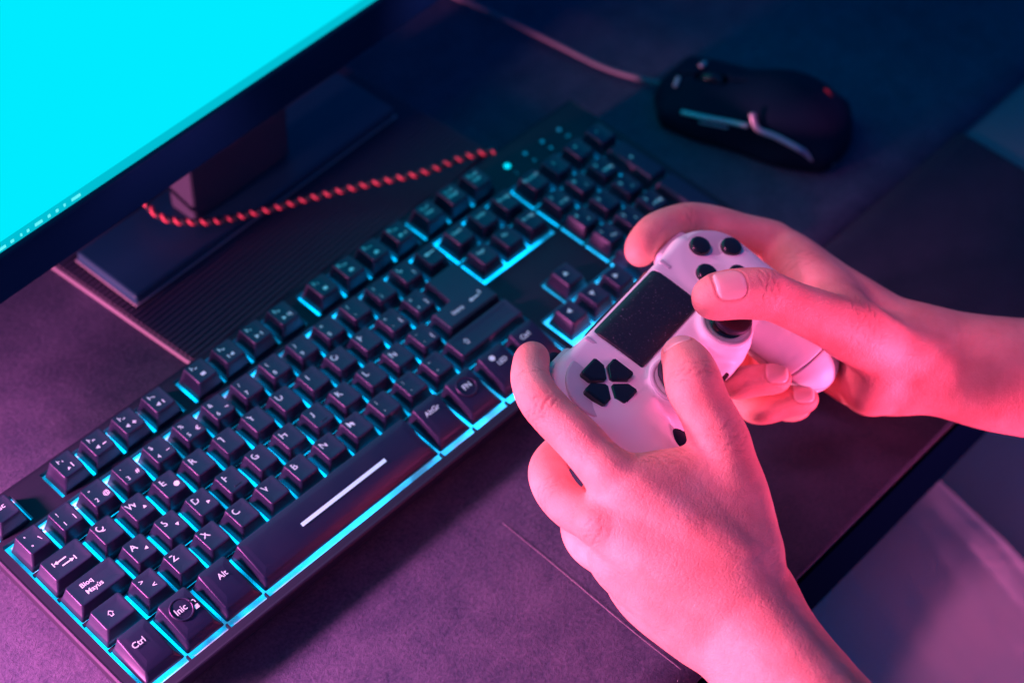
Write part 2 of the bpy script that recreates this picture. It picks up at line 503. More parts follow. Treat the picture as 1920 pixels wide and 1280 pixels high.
def sheet(x0, x1, y0, y1, z, step, amp, holes=None, thick=2.0, seed=0, round_front=False):
    xs = np.arange(x0, x1+step*0.5, step); ys = np.arange(y0, y1+step*0.5, step)
    V = []
    r_ = np.random.default_rng(seed); ph = r_.uniform(0, 6, 6)
    for top in (1, 0):
        for y in ys:
            for x in xs:
                dz = amp*(math.sin(x*0.021+ph[0])*math.sin(y*0.027+ph[1])+0.5*math.sin(x*0.06+y*0.04+ph[2]))
                ex = 0
                if top: V.append((x, y, z+dz*0.5+amp))
                else: V.append((x, y, z-thick))
    nx, ny = len(xs), len(ys); F = []
    for j in range(ny-1):
        for i in range(nx-1):
            a = j*nx+i; F.append((a, a+1, a+nx+1, a+nx)); o = nx*ny
            F.append((o+a, o+a+nx, o+a+nx+1, o+a+1))
    o = nx*ny
    for i in range(nx-1):
        F.append((i, o+i, o+i+1, i+1)); a = (ny-1)*nx+i; F.append((a, a+1, o+a+1, o+a))
    for j in range(ny-1):
        a = j*nx; F.append((a, a+nx, o+a+nx, o+a)); a = j*nx+nx-1; F.append((a, o+a, o+a+nx, a+nx))
    return V, F
def mat_sheet():
    xs = sorted(set(list(np.arange(-880, 250, 22.0))+[261.8]+list(np.arange(280, 1281, 22.0)))); ys = [-277, -255, -230, -205, -180, -160, -149.2]+list(np.arange(-130, 661, 22.0))
    V = []; F = []
    for j, y in enumerate(ys):
        for i, x in enumerate(xs):
            V.append((x, y, -0.45+0.12*math.sin(x*0.021+1)*math.sin(y*0.027+2)))
    n = len(xs)
    for j in range(len(ys)-1):
        for i in range(n-1):
            if ys[j+1] < -149 and xs[i] > 261: continue
            F.append((j*n+i, j*n+i+1, (j+1)*n+i+1, (j+1)*n+i))
    used = sorted({v for f in F for v in f}); mp_ = {v: k for k, v in enumerate(used)}
    return [V[v] for v in used], [tuple(mp_[v] for v in f) for f in F]
V, F = mat_sheet()
o = mk('desk_mat', V, F, M_felt)
so = o.modifiers.new('thick', 'SOLIDIFY'); so.thickness = 1.8*S; so.offset = -1
tag(o, 'large purple grey felt desk mat lying under the keyboard, mouse and monitor stand', 'desk mat')
# folded felt cloth in front, draping over the desk's front edge
def drape():
    prof = [(-149.6, -2.6), (-149.6, -0.6), (-150.1, -0.3)]
    for y in range(-160, -268, -9): prof.append((y, -0.2))
    for a in range(0, 30, 9): prof.append((-274-5*math.sin(math.radians(a)), -0.2-5+5*math.cos(math.radians(a))))
    V, F = [], []
    xs = np.arange(262.2, 607, 6.0)
    xs = np.append(xs, 606.4)
    for x in xs:
        for (y, z) in prof:
            dz = (0.25*math.sin(x*0.05+y*0.03)+0.2*math.sin(x*0.017-y*0.05))*min(1, (x-262)/60)
            dy = 0
            if z < -12:
                dy = -1.2*math.sin(x*0.045)*((-12-z)/34)
                drop = 1.0+0.25*max(0, 1-abs(x-470)/60)
                z = -12+(z+12)*drop
                dy -= 10*max(0, 1-abs(x-462)/45)*((-12-z)/34)
            V.append((x, y+dy, z+((dz+0.9*min(1, (x-262)/150)) if -0.4 < z < 0 else 0)))
    n = len(prof)
    for i in range(len(xs)-1):
        for k in range(n-1):
            F.append((i*n+k, (i+1)*n+k, (i+1)*n+k+1, i*n+k+1))
    return V, F
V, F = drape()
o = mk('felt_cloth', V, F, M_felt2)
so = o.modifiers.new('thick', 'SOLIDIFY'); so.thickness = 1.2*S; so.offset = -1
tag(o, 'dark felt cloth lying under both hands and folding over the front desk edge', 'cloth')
P = smooth_path([(188.0, -150, 0.7), (188.2, -190, 0.6), (187.6, -235, 0.7), (188.3, -268, 0.6)], 10)
V, F = tube_vf(P, 0.13, 5); o = mk('thread', V, F, mat('thread', (0.35, 0.25, 0.32), 0.8)); tag(o, 'thin pale seam thread beside the left wrist on the felt', 'thread')

# ------------------------------------------------------------------ monitor on its stand
MA = math.radians(3.25)
mon = empty('monitor', (62, 78, 14), (0, 0, MA))
tag(mon, 'big monitor at upper left showing a plain cyan screen in a black bezel', 'monitor')
L0, L1 = -105, 500          # along the panel, seen from its origin point
bm = bmesh.new()
bx(bm, L0, L1, 0, 16, 66, 95, 1.5); bx(bm, L0, L0+14, 0.01, 16, 95.1, 420, 1.2); bx(bm, L1-14, L1, 0.01, 16, 95.1, 420, 1.2); bx(bm, L0, L1, 0, 16, 420.1, 434, 1.5)
mk_bm('bezel', bm, M_bezel, mon)
bm = bmesh.new(); bx(bm, L0+8, L1-8, 16.1, 46, 70, 428, 8); bx(bm, 60, 300, 40, 70, 110, 330, 12)
mk_bm('back_shell', bm, M_bezel, mon)
bm = bmesh.new(); bx(bm, L0+13, L1-13, 3.0, 8, 94, 421)
scr = mk_bm('screen', bm, M_screen, mon)
bm = bmesh.new(); bx(bm, L0+14, L1-14, 2.4, 2.9, 95.4, 101.5)
mk_bm('taskbar', bm, M_taskbar, scr)
bm = bmesh.new()
for x, ww, zz in [(8, 5, 97.2), (16, 2, 97.4), (22, 1, 97.5), (26, 1.3, 97.3), (31, 4.5, 97.6), (39, 1.5, 97.6), (44, 1.5, 97.6), (49, 1, 97.9), (54, 5.5, 98)]:
    bx(bm, x, x+ww, 1.9, 2.3, zz, zz+1.6)
mk_bm('screen_icon', bm, M_icon, scr)
# stand
std = empty('stand_column', (0, 0, 0))
col.objects.unlink(std); bpy.data.objects.remove(std)
bm = bmesh.new(); bx(bm, 143, 219, 22, 42, 0.2, 150, 2)
mk_bm('neck', bm, M_neck, mon)
bm = bmesh.new(); bx(bm, 83, 292, 5, 54, -9.5, 0, 1.6)
base = mk_bm('stand_base', bm, M_stand, mon)
bm = bmesh.new(); bx(bm, 82.2, 292.8, 4.2, 54.8, -7.2, -6.3)
mk_bm('seam', bm, M_silver, base)

# ribbed platform under the stand
RA = math.radians(5.5)
rp = empty('ribbed_platform', (133, 144, 0.4), (0, 0, RA))
tag(rp, 'thin black ribbed platform under the monitor stand with a toothed left edge', 'platform')
V, F = [], []
rows = []
y = -125.0
while y < 60:
    rows += [(y, 3.1), (y+0.55, 4.3), (y+1.75, 4.3), (y+2.3, 3.1)]; y += 3.4
xs = [0, 1.0, 232]
for xi, x in enumerate(xs):
    for (yy, zz) in rows: V.append((x+(0 if zz > 4 else 0.9) if xi == 0 else x, yy, zz))
n = len(rows)
for i in range(len(xs)-1):
    for k in range(n-1): F.append((i*n+k, (i+1)*n+k, (i+1)*n+k+1, i*n+k+1))
bse = len(V)
for (yy, zz) in rows: V.append((0.9 if zz < 4 else 0, yy, 0))
for k in range(n-1): F.append((bse+k, k, k+1, bse+k+1))
mk('ribbed_top', V, F, M_rib, rp, smooth=False)
bm = bmesh.new(); bx(bm, 0.7, 233, -124, 60, -0.8, 2.6, 0.3); bx(bm, -1.8, -0.1, -124, 59, -0.8, 2.6, 0.5)
mk_bm('border', bm, mat('platform_side_lit', (0.26, 0.2, 0.26), 0.5), rp)  # grey lightened so the light on the left strip is in the colour

# ------------------------------------------------------------------ keyboard
U = 19.05
KB = (-11.0, -116.0, 0.0)
kb = empty('keyboard', KB)
tag(kb, 'black full size keyboard with cyan backlight lying diagonally across the desk', 'keyboard')
def K(o): o.location = o.location-Vector(KB)*S; return o
HT = {'F': 31.0, 0: 30.8, 1: 29.5, 2: 29.0, 3: 30.2}
def rrect(x0, x1, y0, y1, r, n=5):
    P = []
    for cx, cy, a0 in ((x1-r, y1-r, 0), (x0+r, y1-r, 90), (x0+r, y0+r, 180), (x1-r, y0+r, 270)):
        for k in range(n):
            a = math.radians(a0+90*k/(n-1)); P.append((cx+r*math.cos(a), cy+r*math.sin(a)))
    return P
def cap_mesh(W, deep=False, zt=30.0, D=17.6):
    """cap with its base corner at x=-2.5,y=-1.8, top near-left corner at about (0,0); returns V,F,ztop function"""
    bx0, bx1 = -2.5, W*U-3.95
    by0 = -1.8; by1 = by0+D
    tx0, tx1 = 0.3, bx1-2.9
    if not deep: ty0, ty1 = 0.1, by1-1.9
    else: ty0, ty1 = 1.0, by1-1.4
    zb = 19.8
    def ztop(x, y):
        if deep:
            t = min(1, max(0, (ty1-y)/(ty1-ty0)))
            return zt-6.2*t**2.3
        u = (x-(tx0+tx1)/2)/min(6.2, (tx1-tx0)/2); xc = max(tx0+6.2, min(tx1-6.2, x)) if tx1-tx0 > 12.5 else None
        if xc is not None: u = (x-xc)/6.2
        return zt-0.75*(1-min(1, u*u))+0.03*(y-ty0)
    rings = []
    base = rrect(bx0, bx1, by0, by1, 1.0); top = rrect(tx0, tx1, ty0, ty1, 1.6)
    def lerp(t): return [(a[0]+(b[0]-a[0])*t, a[1]+(b[1]-a[1])*t) for a, b in zip(base, top)]
    V = []; m = len(base)
    V += [(x, y, zb) for x, y in base]
    for t, dz in ((0.35, None), (0.75, None)):
        q = lerp(t+0.08*math.sin(t*PI))
        V += [(x, y, zb+(ztop(min(max(x, tx0), tx1), min(max(y, ty0), ty1))-0.5-zb)*t) for x, y in q]
    V += [(x, y, ztop(x, y)-0.5) for x, y in top]
    cx, cy = (tx0+tx1)/2, (ty0+ty1)/2
    def inset(d):
        return rrect(tx0+d, tx1-d, ty0+d, ty1-d, max(0.3, 1.6-d))
    for d, dz in ((0.12, -0.2), (0.4, 0.0), (1.2, 0), (2.5, 0), (4.2, 0)):
        q = inset(min(d, (ty1-ty0)/2-0.4, (tx1-tx0)/2-0.4))
        V += [(x, y, ztop(x, y)+dz) for x, y in q]
    nr = len(V)//m; F = []
    for i in range(nr-1):
        for k in range(m): F.append((i*m+k, i*m+(k+1) % m, (i+1)*m+(k+1) % m, (i+1)*m+k))
    # close the centre: strip of quads between the two sides of the last ring (fine for long bars)
    L = (nr-1)*m
    ring = [L+k for k in range(m)]
    F.append(tuple(ring))
    F.append(tuple(range(m))[::-1])
    return V, F, ztop, (tx0, tx1, ty0, ty1)
# legend text -> mesh, laid on the cap's top
def text_vf(s, size, bold=0.012):
    c = bpy.data.curves.new('t', 'FONT'); c.body = s; c.size = size; c.offset = bold*size
    c.resolution_u = 3
    o = bpy.data.objects.new('t', c); col.objects.link(o)
    dg = bpy.context.evaluated_depsgraph_get(); dg.update()
    me = bpy.data.meshes.new_from_object(o.evaluated_get(dg))
    V = [tuple(v.co) for v in me.vertices]; F = [tuple(p.vertices) for p in me.polygons]
    bpy.data.objects.remove(o); bpy.data.curves.remove(c); bpy.data.meshes.remove(me)
    return V, F
tcache = {}
def glyph(items, rect, ztop):
    """items: (kind, payload, x, y, size) in fractions of the cap top; returns V,F"""
    tx0, tx1, ty0, ty1 = rect; V, F = [], []
    for kind, s, fx, fy, size in items:
        if kind == 't':
            if (s, size) not in tcache: tcache[(s, size)] = text_vf(s, size)
            v, f = tcache[(s, size)]
            if not v: continue
            X = [p[0] for p in v]; Y = [p[1] for p in v]
            v = [(p[0]-(min(X)+max(X))/2, p[1]-(min(Y)+max(Y))/2) for p in v]
        elif kind == 'p':
            v = [(a*size, b*size) for a, b in s]; f = [tuple(range(len(v)))]
        b0 = len(V)
        for p in v:
            x = tx0+(tx1-tx0)*fx+p[0]; y = ty0+(ty1-ty0)*fy+p[1]
            V.append((x, y, ztop(x, y)+(0.17 if tx1-tx0 > 14 else 0.08)))
        F += [tuple(i+b0 for i in q) for q in f]
    return V, F
TRI = {'up': [(-1, -.8), (1, -.8), (0, 1)], 'down': [(-1, .8), (0, -1), (1, .8)], 'left': [(-1, 0), (.8, -1), (.8, 1)], 'right': [(1, 0), (-.8, 1), (-.8, -1)]}
SHIFT = [(-.5, -1), (.5, -1), (.5, 0), (1, 0), (0, 1.1), (-1, 0), (-.5, 0)]
def outline(poly, wdt=0.22):
    n = len(poly); inn = []
    for x, y in poly: inn.append((x*(1-wdt), y*(1-wdt)))
    return [[poly[i], poly[(i+1) % n], inn[(i+1) % n], inn[i]] for i in range(n)]
SQ = [(-1, -1), (1, -1), (1, 1), (-1, 1)]
def bar(l, h): return [(-l/2, -h/2), (l/2, -h/2), (l/2, h/2), (-l/2, h/2)]
def circ(n=14): return [(math.cos(2*PI*k/n), math.sin(2*PI*k/n)) for k in range(n)]

keys = []   # (x, yfront(top near y), width, heightkey, deep, items, label)
def L_(s, fx=0.3, fy=0.74, size=4.6): return ('t', s, fx, fy, size)
def letter(c, *ex): return [L_(c, .32, .70, 5.4)]+list(ex)
def three(a, b, c=None):
    r = [('t', a, 0.27, 0.74, 3.6), ('t', b, 0.27, 0.27, 3.6)]
    if c: r.append(('t', c, 0.76, 0.3, 3.4))
    return r
def fk(n, icon):
    return [('t', 'F%d' % n, 0.36, 0.76, 4.0)]+icon
icons = [[('p', TRI['up'], .45, .3, 1.1), ('p', bar(.5, 3), .66, .36, 1)], [('p', TRI['left'], .35, .32, 1.3), ('p', bar(2.2, .6), .68, .32, 1)], [('p', TRI['left'], .32, .32, 1.3), ('p', bar(2.2, .6), .66, .32, 1), ('p', bar(.6, 2.2), .66, .32, 1)],
         [('p', TRI['left'], .36, .32, 1.4), ('p', bar(.6, 2.6), .62, .32, 1)], [('p', SQ, .5, .3, 1.3)], [('p', bar(.6, 2.6), .34, .3, 1), ('p', TRI['left'], .55, .3, 1.3)],
         [('p', TRI['right'], .4, .3, 1.3), ('p', bar(.6, 2.6), .65, .3, 1)], [('p', TRI['right'], .38, .3, 1.3), ('p', bar(.6, 2.6), .62, .3, 1), ('p', bar(.6, 2.6), .74, .3, 1)],
         [('p', SQ, .5, .3, 1.3)], [('p', circ(), .5, .3, 1.5)], [('p', circ(), .5, .3, 1.5)], [('p', SQ, .42, .3, 1.0), ('p', bar(2.4, .6), .7, .3, 1)]]
FY = 5.5
keys.append((0.0, FY, 1, 'F', False, [('t', 'Esc', .45, .6, 4.2)], 'key marked Esc at the left end of the top row'))
for i, x in enumerate([38.1, 57.2, 76.2, 95.3, 122.6, 141.6, 160.6, 179.6, 208.0, 227.3, 246.3, 265.4]):
    keys.append((x, FY, 1, 'F', False, fk(i+1, icons[i]), None))
for i, s in enumerate([('Impr', 'Pant'), ('Bloq', 'Despl'), ('Pausa', 'Inter')]):
    keys.append((289.2+i*U, FY, 1, 'F', False, [('t', s[0], .5, .74, 3.1), ('t', s[1], .5, .45, 3.1)], None))
def row(y, r, x0, lst):
    x = x0
    for it in lst:
        wd, items = (it if isinstance(it, tuple) else (1, it))
        keys.append((x, y, wd, r, False, items, None)); x += wd*U
n3 = three
row(-U, 0, 0, [[('t', 'ª', .3, .76, 3.2), ('t', 'º', .3, .3, 3.2), ('t', '\\', .74, .4, 3.6)], n3('!', '1', '|'), n3('"', '2', '@'), n3('·', '3', '#'), n3('$', '4', '~'), n3('%', '5', '€'), n3('&', '6', '¬'), n3('/', '7'), n3('(', '8'), n3(')', '9'), n3('=', '0'), n3('?', "'"), n3('¿', '¡'), [L_('Ç'), ('t', '}', .75, .3, 3.4)], [('p', bar(5.5, .8), .55, .6, 1), ('p', TRI['left'], .3, .6, 1.4)]])
tabi = [('p', bar(5, .7), .42, .62, 1), ('p', TRI['left'], .27, .62, 1.1), ('p', bar(.6, 2.6), .2, .62, 1), ('p', bar(5, .7), .46, .4, 1), ('p', TRI['right'], .6, .4, 1.1), ('p', bar(.6, 2.6), .68, .4, 1)]
row(-2*U, 1, 0, [(1.5, tabi), letter('Q'), letter('W', ('p', TRI['up'], .7, .38, 1.0)), letter('E', ('p', circ(), .74, .36, 1.5)), letter('R'), letter('T'), letter('Y'), letter('U'), letter('I'), letter('O'), letter('P'),
               n3('^', '`', '['), n3('*', '+', ']')])
row(-3*U, 2, 0, [(1.75, [('t', 'Bloq', .36, .66, 3.7), ('t', 'Mayús', .42, .34, 3.7)]), letter('A', ('p', TRI['left'], .7, .38, 1.0)), letter('S', ('p', TRI['down'], .7, .38, 1.0)), letter('D', ('p', TRI['right'], .7, .38, 1.0)), letter('F'), letter('G'), letter('H'), letter('J'), letter('K'), letter('L'), letter('Ñ'), n3('¨', '´', '{')])
sh = [('p', q, .42, .5, 1.7) for q in outline(SHIFT, .3)]
row(-4*U, 3, 0, [(1.25, [('p', q, .42, .5, 1.7) for q in outline(SHIFT, .3)]), [('t', '>', .28, .72, 4), ('t', '<', .6, .36, 4)], letter('Z'), letter('X'), letter('C'), letter('V'), letter('B'), letter('N'), letter('M'), n3(';', ','), n3(':', '.'), n3('_', '-'), (2.75, [('p', q, .2, .5, 1.7) for q in outline(SHIFT, .3)])])
BY = -104.0
lock = [('p', bar(2.4, 2.0), .84, .44, 1), ('p', bar(.5, 1.4), .78, .56, 1), ('p', bar(.5, 1.4), .90, .56, 1), ('p', bar(1.9, .5), .84, .61, 1)]
for x, wd, items in [(0, 1.25, [('t', 'Ctrl', .38, .6, 4.2)]), (23.9, 1.25, [('t', 'Inic', .44, .6, 4.6)]+lock), (47.7, 1.25, [('t', 'Alt', .55, .64, 4.2)]), (71.6, 6.18, []), (189.3, 1.25, [('t', 'AltGr', .46, .66, 4.0)]),
                     (213.1, 1.28, [('t', 'FN', .48, .6, 4.4)]), (237.5, 1.27, [('t', 'LED', .56, .56, 3.6), ('p', circ(), .36, .76, 1.7)]), (261.6, 1.25, [('t', 'Ctrl', .38, .7, 4.0)])]:
    keys.append((x, BY, wd, 3, True, items, None))
NX = 289.2
for r, ss in ((0, ('Insert', 'Inicio', 'Re Pág')), (1, ('Supr', 'Fin', 'Av Pág'))):
    for i, s in enumerate(ss): keys.append((NX+i*U, -U*(r+1), 1, r, False, [('t', s, .48, .66, 3.0)], None))
keys.append((311.0, -4*U-5.0, 1, 3, False, [('p', TRI['up'], .45, .6, 1.6)], None))
for i, d in enumerate(('left', 'down', 'right')):
    keys.append((292.0+i*U, -5*U-6.2, 1, 3, False, [('p', TRI[d], .45, .6, 1.6)], None))
QX = 351.0
for i, s in enumerate(('Bloq Num', '/', '*', '-')): keys.append((QX+i*U, -U, 1, 0, False, [('t', s, .45, .68, 2.8 if i == 0 else 4)], None))
for r, ss in ((1, (('7', 'Inicio'), ('8', '^'), ('9', 'RePág'))), (2, (('4', '<'), ('5', ''), ('6', '>'))), (3, (('1', 'Fin'), ('2', 'v'), ('3', 'AvPág')))):
    for i, s in enumerate(ss):
        it = [('t', s[0], .28, .74, 3.8)]
        if s[1]: it.append(('t', s[1], .6, .3, 2.8))
        keys.append((QX+i*U, -U*(r+1), 1, r, False, it, None))
BIG = [('numpad_plus', QX+3*U, -3*U, 2, '+'), ('numpad_enter', QX+3*U, -5*U-2, 2, 'Intro')]

capcache = {}
allk = []
for (x, y, wd, r, deep, items, lab) in keys:
    zt = 30.0 if deep else HT[r]
    ck = (wd, deep, zt)
    if ck not in capcache:
        V, F, zf, rect = cap_mesh(wd, deep, zt, D=25.6 if deep else 17.6)
        me = bpy.data.meshes.new('key'); me.from_pydata([(a*S, b*S, c*S) for a, b, c in V], [], F)
        me.polygons.foreach_set('use_smooth', [True]*len(me.polygons)); me.materials.append(M_cap)
        me.polygons[len(me.polygons)-1].use_smooth = False; me.update()
        capcache[ck] = (me, zf, rect)
    me, zf, rect = capcache[ck]
    k = bpy.data.objects.new('key', me); col.objects.link(k); k.parent = kb
    k.location = (Vector((x+random.uniform(-.12, .12), y+random.uniform(-.12, .12), random.uniform(-.2, .2)))-Vector(KB))*S
    k.rotation_euler = (0, 0, random.uniform(-.006, .006))
    if items:
        V, F = glyph(items, rect, zf)
        lg = mk('legend', V, F, M_legend, k, smooth=False)
        if items[0][1] in ('Inic', 'FN'):
            P = [(rect[0]+(rect[1]-rect[0])*0.47+5.4*math.cos(a), rect[2]+(rect[3]-rect[2])*0.6+5.4*math.sin(a)) for a in np.linspace(0, 2*PI, 41)]
            V, F = tube_vf([(a, b, zf(a, b)+0.05) for a, b in P], 0.55, 8)
            mk('ring', V, F, M_cap, k)
    if deep and wd > 5:
        V, F = glyph([('p', bar(56, 1.9), (103.6+28-71.6)/(rect[1]-rect[0])*0.985, .42, 1)], rect, zf)
        mk('light_bar', V, F, M_sbar, k, smooth=False)
    if items and items[0][1] in ('F', 'J') and len(items) == 1:
        bm = bmesh.new(); bx(bm, 4.5, 8.5, 2.6, 3.3, HT[2]-0.7, HT[2]-0.15, .15); mk_bm('homing_bar', bm, M_cap, k)
# L-shaped Enter and the tall numpad keys
def lkey(name, poly_b, poly_t, zt, loc, items=None, frect=None):
    V = [(a, b, 19.8) for a, b in poly_b]+[(a, b, zt-0.5) for a, b in poly_t]
    cx = sum(a for a, b in poly_t)/len(poly_t); cy = sum(b for a, b in poly_t)/len(poly_t)
    bm = bmesh.new()
    vb = [bm.verts.new((a, b, 19.8)) for a, b in poly_b]; vt = [bm.verts.new((a, b, zt)) for a, b in poly_t]
    n = len(vb)
    for i in range(n): bm.faces.new((vb[i], vb[(i+1) % n], vt[(i+1) % n], vt[i]))
    tf = bm.faces.new(vt); bm.faces.new(vb[::-1])
    bmesh.ops.bevel(bm, geom=list(tf.edges)+[e for e in bm.edges if (e.verts[0].co.z-e.verts[1].co.z) ** 2 > 9], offset=0.7, segments=3, affect='EDGES')
    k = mk_bm('key', bm, M_cap, kb); K(k); k.location += Vector(loc)*S
    if items:
        V, F = glyph(items, frect, lambda x, y: zt); mk('legend', V, F, M_legend, k, smooth=False)
    return k
W_ = 15*U-3.9
xb = 12.75*U-2.5; xs_ = 13.5*U-2.5
pb = [(xb, -3*U-1.8), (W_, -3*U-1.8), (W_, -U-3.3), (xs_, -U-3.3), (xs_, -2*U-3.4), (xb, -2*U-3.4)]
pt = [(xb+2.7, -3*U+0.1), (W_-2.7, -3*U+0.1), (W_-2.7, -U-5.2), (xs_+2.7, -U-5.2), (xs_+2.7, -2*U-5.3), (xb+2.7, -2*U-5.3)]
lkey('key', pb, pt, 29.3, (0, 0, 0), [('t', 'Intro', .34, .5, 4.0), ('p', bar(4.6, .8), .72, .5, 1), ('p', TRI['left'], .62, .5, 1.3), ('p', bar(.8, 2.6), .83, .6, 1)], (xb+2.7, W_-2.7, -3*U+0.1, -2*U-5.3))
def tall(x, y, txt):
    x0, x1, y0, y1 = x-2.5, x+U-3.95, y-1.8, y-1.8+36.6
    lkey('key', [(x0, y0), (x1, y0), (x1, y1), (x0, y1)], [(x0+2.7, y0+1.9), (x1-2.7, y0+1.9), (x1-2.7, y1-1.9), (x0+2.7, y1-1.9)], 29.3, (0, 0, 0), [('t', txt, .42, .6, 3.2 if len(txt) > 1 else 4.6)], (x0+2.7, x1-2.7, y0+1.9, y1-1.9))
tall(QX+3*U, -3*U, '+')
# the remaining numpad keys (hidden behind the hand and gamepad) go in one part: past 100 keys
bm = bmesh.new()
for (x0, x1, y0, y1) in [(QX-2.5, QX+2*U-4, -5*U-7, -4*U-3.5), (QX+2*U-2.5, QX+3*U-4, -5*U-7, -4*U-3.5), (QX+3*U-2.5, QX+4*U-4, -5*U-7, -3*U-3.5)]:
    vb = [bm.verts.new((a, b, 19.8)) for a, b in ((x0, y0), (x1, y0), (x1, y1), (x0, y1))]
    vt = [bm.verts.new((a, b, 29.5)) for a, b in ((x0+2.7, y0+1.9), (x1-2.7, y0+1.9), (x1-2.7, y1-1.9), (x0+2.7, y1-1.9))]
    for i in range(4): bm.faces.new((vb[i], vb[(i+1) % 4], vt[(i+1) % 4], vt[i]))
    tf = bm.faces.new(vt)
    bmesh.ops.bevel(bm, geom=list(tf.edges), offset=0.7, segments=3, affect='EDGES')
o = K(mk_bm('numpad_keys', bm, M_cap, kb)); o['kind'] = 'stuff'

# case: deck with openings, built from bars round the openings
CX0, CX1, CY0, CY1 = -10.6, 432.5, -115.3, 27.5
opens = [(-4.3, 15*U-2.2, 0.9, -109.4), (NX-4.3, NX+3*U-2.2, 0.9, -2*U-4.4), (292-4.3, 292+3*U-2.2, -5*U+13.3, -109.4), (311-4.2, 311+U-2.4, -4*U+12.6, -5*U+13.3),
         (QX-4.3, QX+4*U-2.2, -1.0, -109.4)]
Fo = [(-4.3, U-2.6), (33.8, 95.3+U-2.6), (118.3, 179.6+U-2.6), (203.7, 265.4+U-2.6), (NX-4.3, NX+3*U-2.4)]
opens += [(a, b, 23.0, 4.2) for a, b in Fo]
# rasterise the deck on a cut grid and extrude it: deck faces where no opening is
xs = sorted({CX0+1.5, CX1-1.5}|{o_[0] for o_ in opens}|{o_[1] for o_ in opens})
ys = sorted({CY0+1.5, CY1-1.5}|{o_[2] for o_ in opens}|{o_[3] for o_ in opens})
def inside(x, y): return any(a < x < b and d < y < c for a, b, c, d in opens)
bm = bmesh.new(); vc = {}
def gv(x, y, z):
    k = (round(x, 3), round(y, 3), z)
    if k not in vc: vc[k] = bm.verts.new(k)
    return vc[k]
ZD = 20.6
for i in range(len(xs)-1):
    for j in range(len(ys)-1):
        x0, x1, y0, y1 = xs[i], xs[i+1], ys[j], ys[j+1]
        if not inside((x0+x1)/2, (y0+y1)/2):
            bm.faces.new((gv(x0, y0, ZD), gv(x1, y0, ZD), gv(x1, y1, ZD), gv(x0, y1, ZD)))
            for (a, b, px, py) in (((x0, y0), (x1, y0), 0, -1), ((x1, y0), (x1, y1), 1, 0), ((x1, y1), (x0, y1), 0, 1), ((x0, y1), (x0, y0), -1, 0)):
                mx_, my_ = (a[0]+b[0])/2+px*.01, (a[1]+b[1])/2+py*.01
                if inside(mx_, my_): bm.faces.new((gv(*b, ZD), gv(*a, ZD), gv(*a, 17.2), gv(*b, 17.2)))
# outer skirt: bevelled rim then sides
loop = rrect(CX0+1.5, CX1-1.5, CY0+1.5, CY1-1.5, 0.01, 2)
def ringv(d, z): return [bm.verts.new((a, b, z)) for a, b in rrect(CX0+1.5-d, CX1-1.5+d, CY0+1.5-d, CY1-1.5+d, max(.3, d+1.0), 6)]
r0 = ringv(-0.0, ZD+0.001)
prev = None
for d, z in ((-0.6, ZD+0.02), (0.5, ZD+0.35), (1.1, ZD+0.1), (1.5, ZD-0.6), (1.5, 14.0), (0.6, 12.0), (-3.0, 4.0), (-5.0, 1.2)):
    cur = ringv(d, z)
    if prev:
        n = len(cur)
        for k in range(n): bm.faces.new((prev[k], prev[(k+1) % n], cur[(k+1) % n], cur[k]))
    prev = cur
bm.faces.new(prev)
case = mk_bm('case', bm, M_case, kb); K(case)
# glowing plate below the openings
bm = bmesh.new()
for (a, b, c, d) in opens:
    bx(bm, a+0.1, b-0.1, d+0.1, c-0.1, 16.6, 17.6)
K(mk_bm('backlight_plate', bm, M_glow, kb))
# dark ribs between the rows and along the front strip
bm = bmesh.new()
def rib(x0, x1, y, hw=0.75, z1=19.3): bx(bm, x0, x1, y-hw, y+hw, 17.7, z1)
for r in range(1, 5):
    yy = -r*U-2.4
    rib(-2.9, 15*U-3.3, yy)
    rib(QX-2.9, QX+4*U-3.3, yy)
rib(NX-2.9, NX+3*U-3.3, -U-2.4)
for x in (23.9, 47.7, 71.6, 189.3, 213.1, 237.5, 261.6): bx(bm, x-3.7, x-2.7, -110.2, -106.0, 17.7, 19.9)
for (x0, x1, y) in [(0, 15*U, -U)]: pass
for x in np.arange(1, 15)*U: bx(bm, x-3.5, x-2.9, -2.9, -2.1, 17.7, 19.0)
K(mk_bm('rib', bm, M_case, kb))
# status lights
for i, x in enumerate((361.6, 377.0, 391.9, 406.9)):
    V, F = lathe_vf([(0.0, ZD+0.9), (1.2, ZD+0.8), (1.9, ZD+0.4), (2.0, ZD-0.1)] if i == 0 else [(0.0, ZD+0.6), (1.1, ZD+0.5), (1.3, ZD-0.1)], 16)
    o = mk('status_light', V, F, M_led if i == 0 else M_leddim, kb); K(o); o.location += Vector((x, 13.3, 0))*S
    V, F = glyph([('t', ('1', 'A', '', 'W')[i], 0, 0, 3.2)] if i != 2 else [('p', TRI['down'], 0, 0, 1.3)], (x, x, 5.9, 5.9), lambda a, b: ZD)
    o = mk('legend', V, F, M_leddim, kb, smooth=False); K(o)
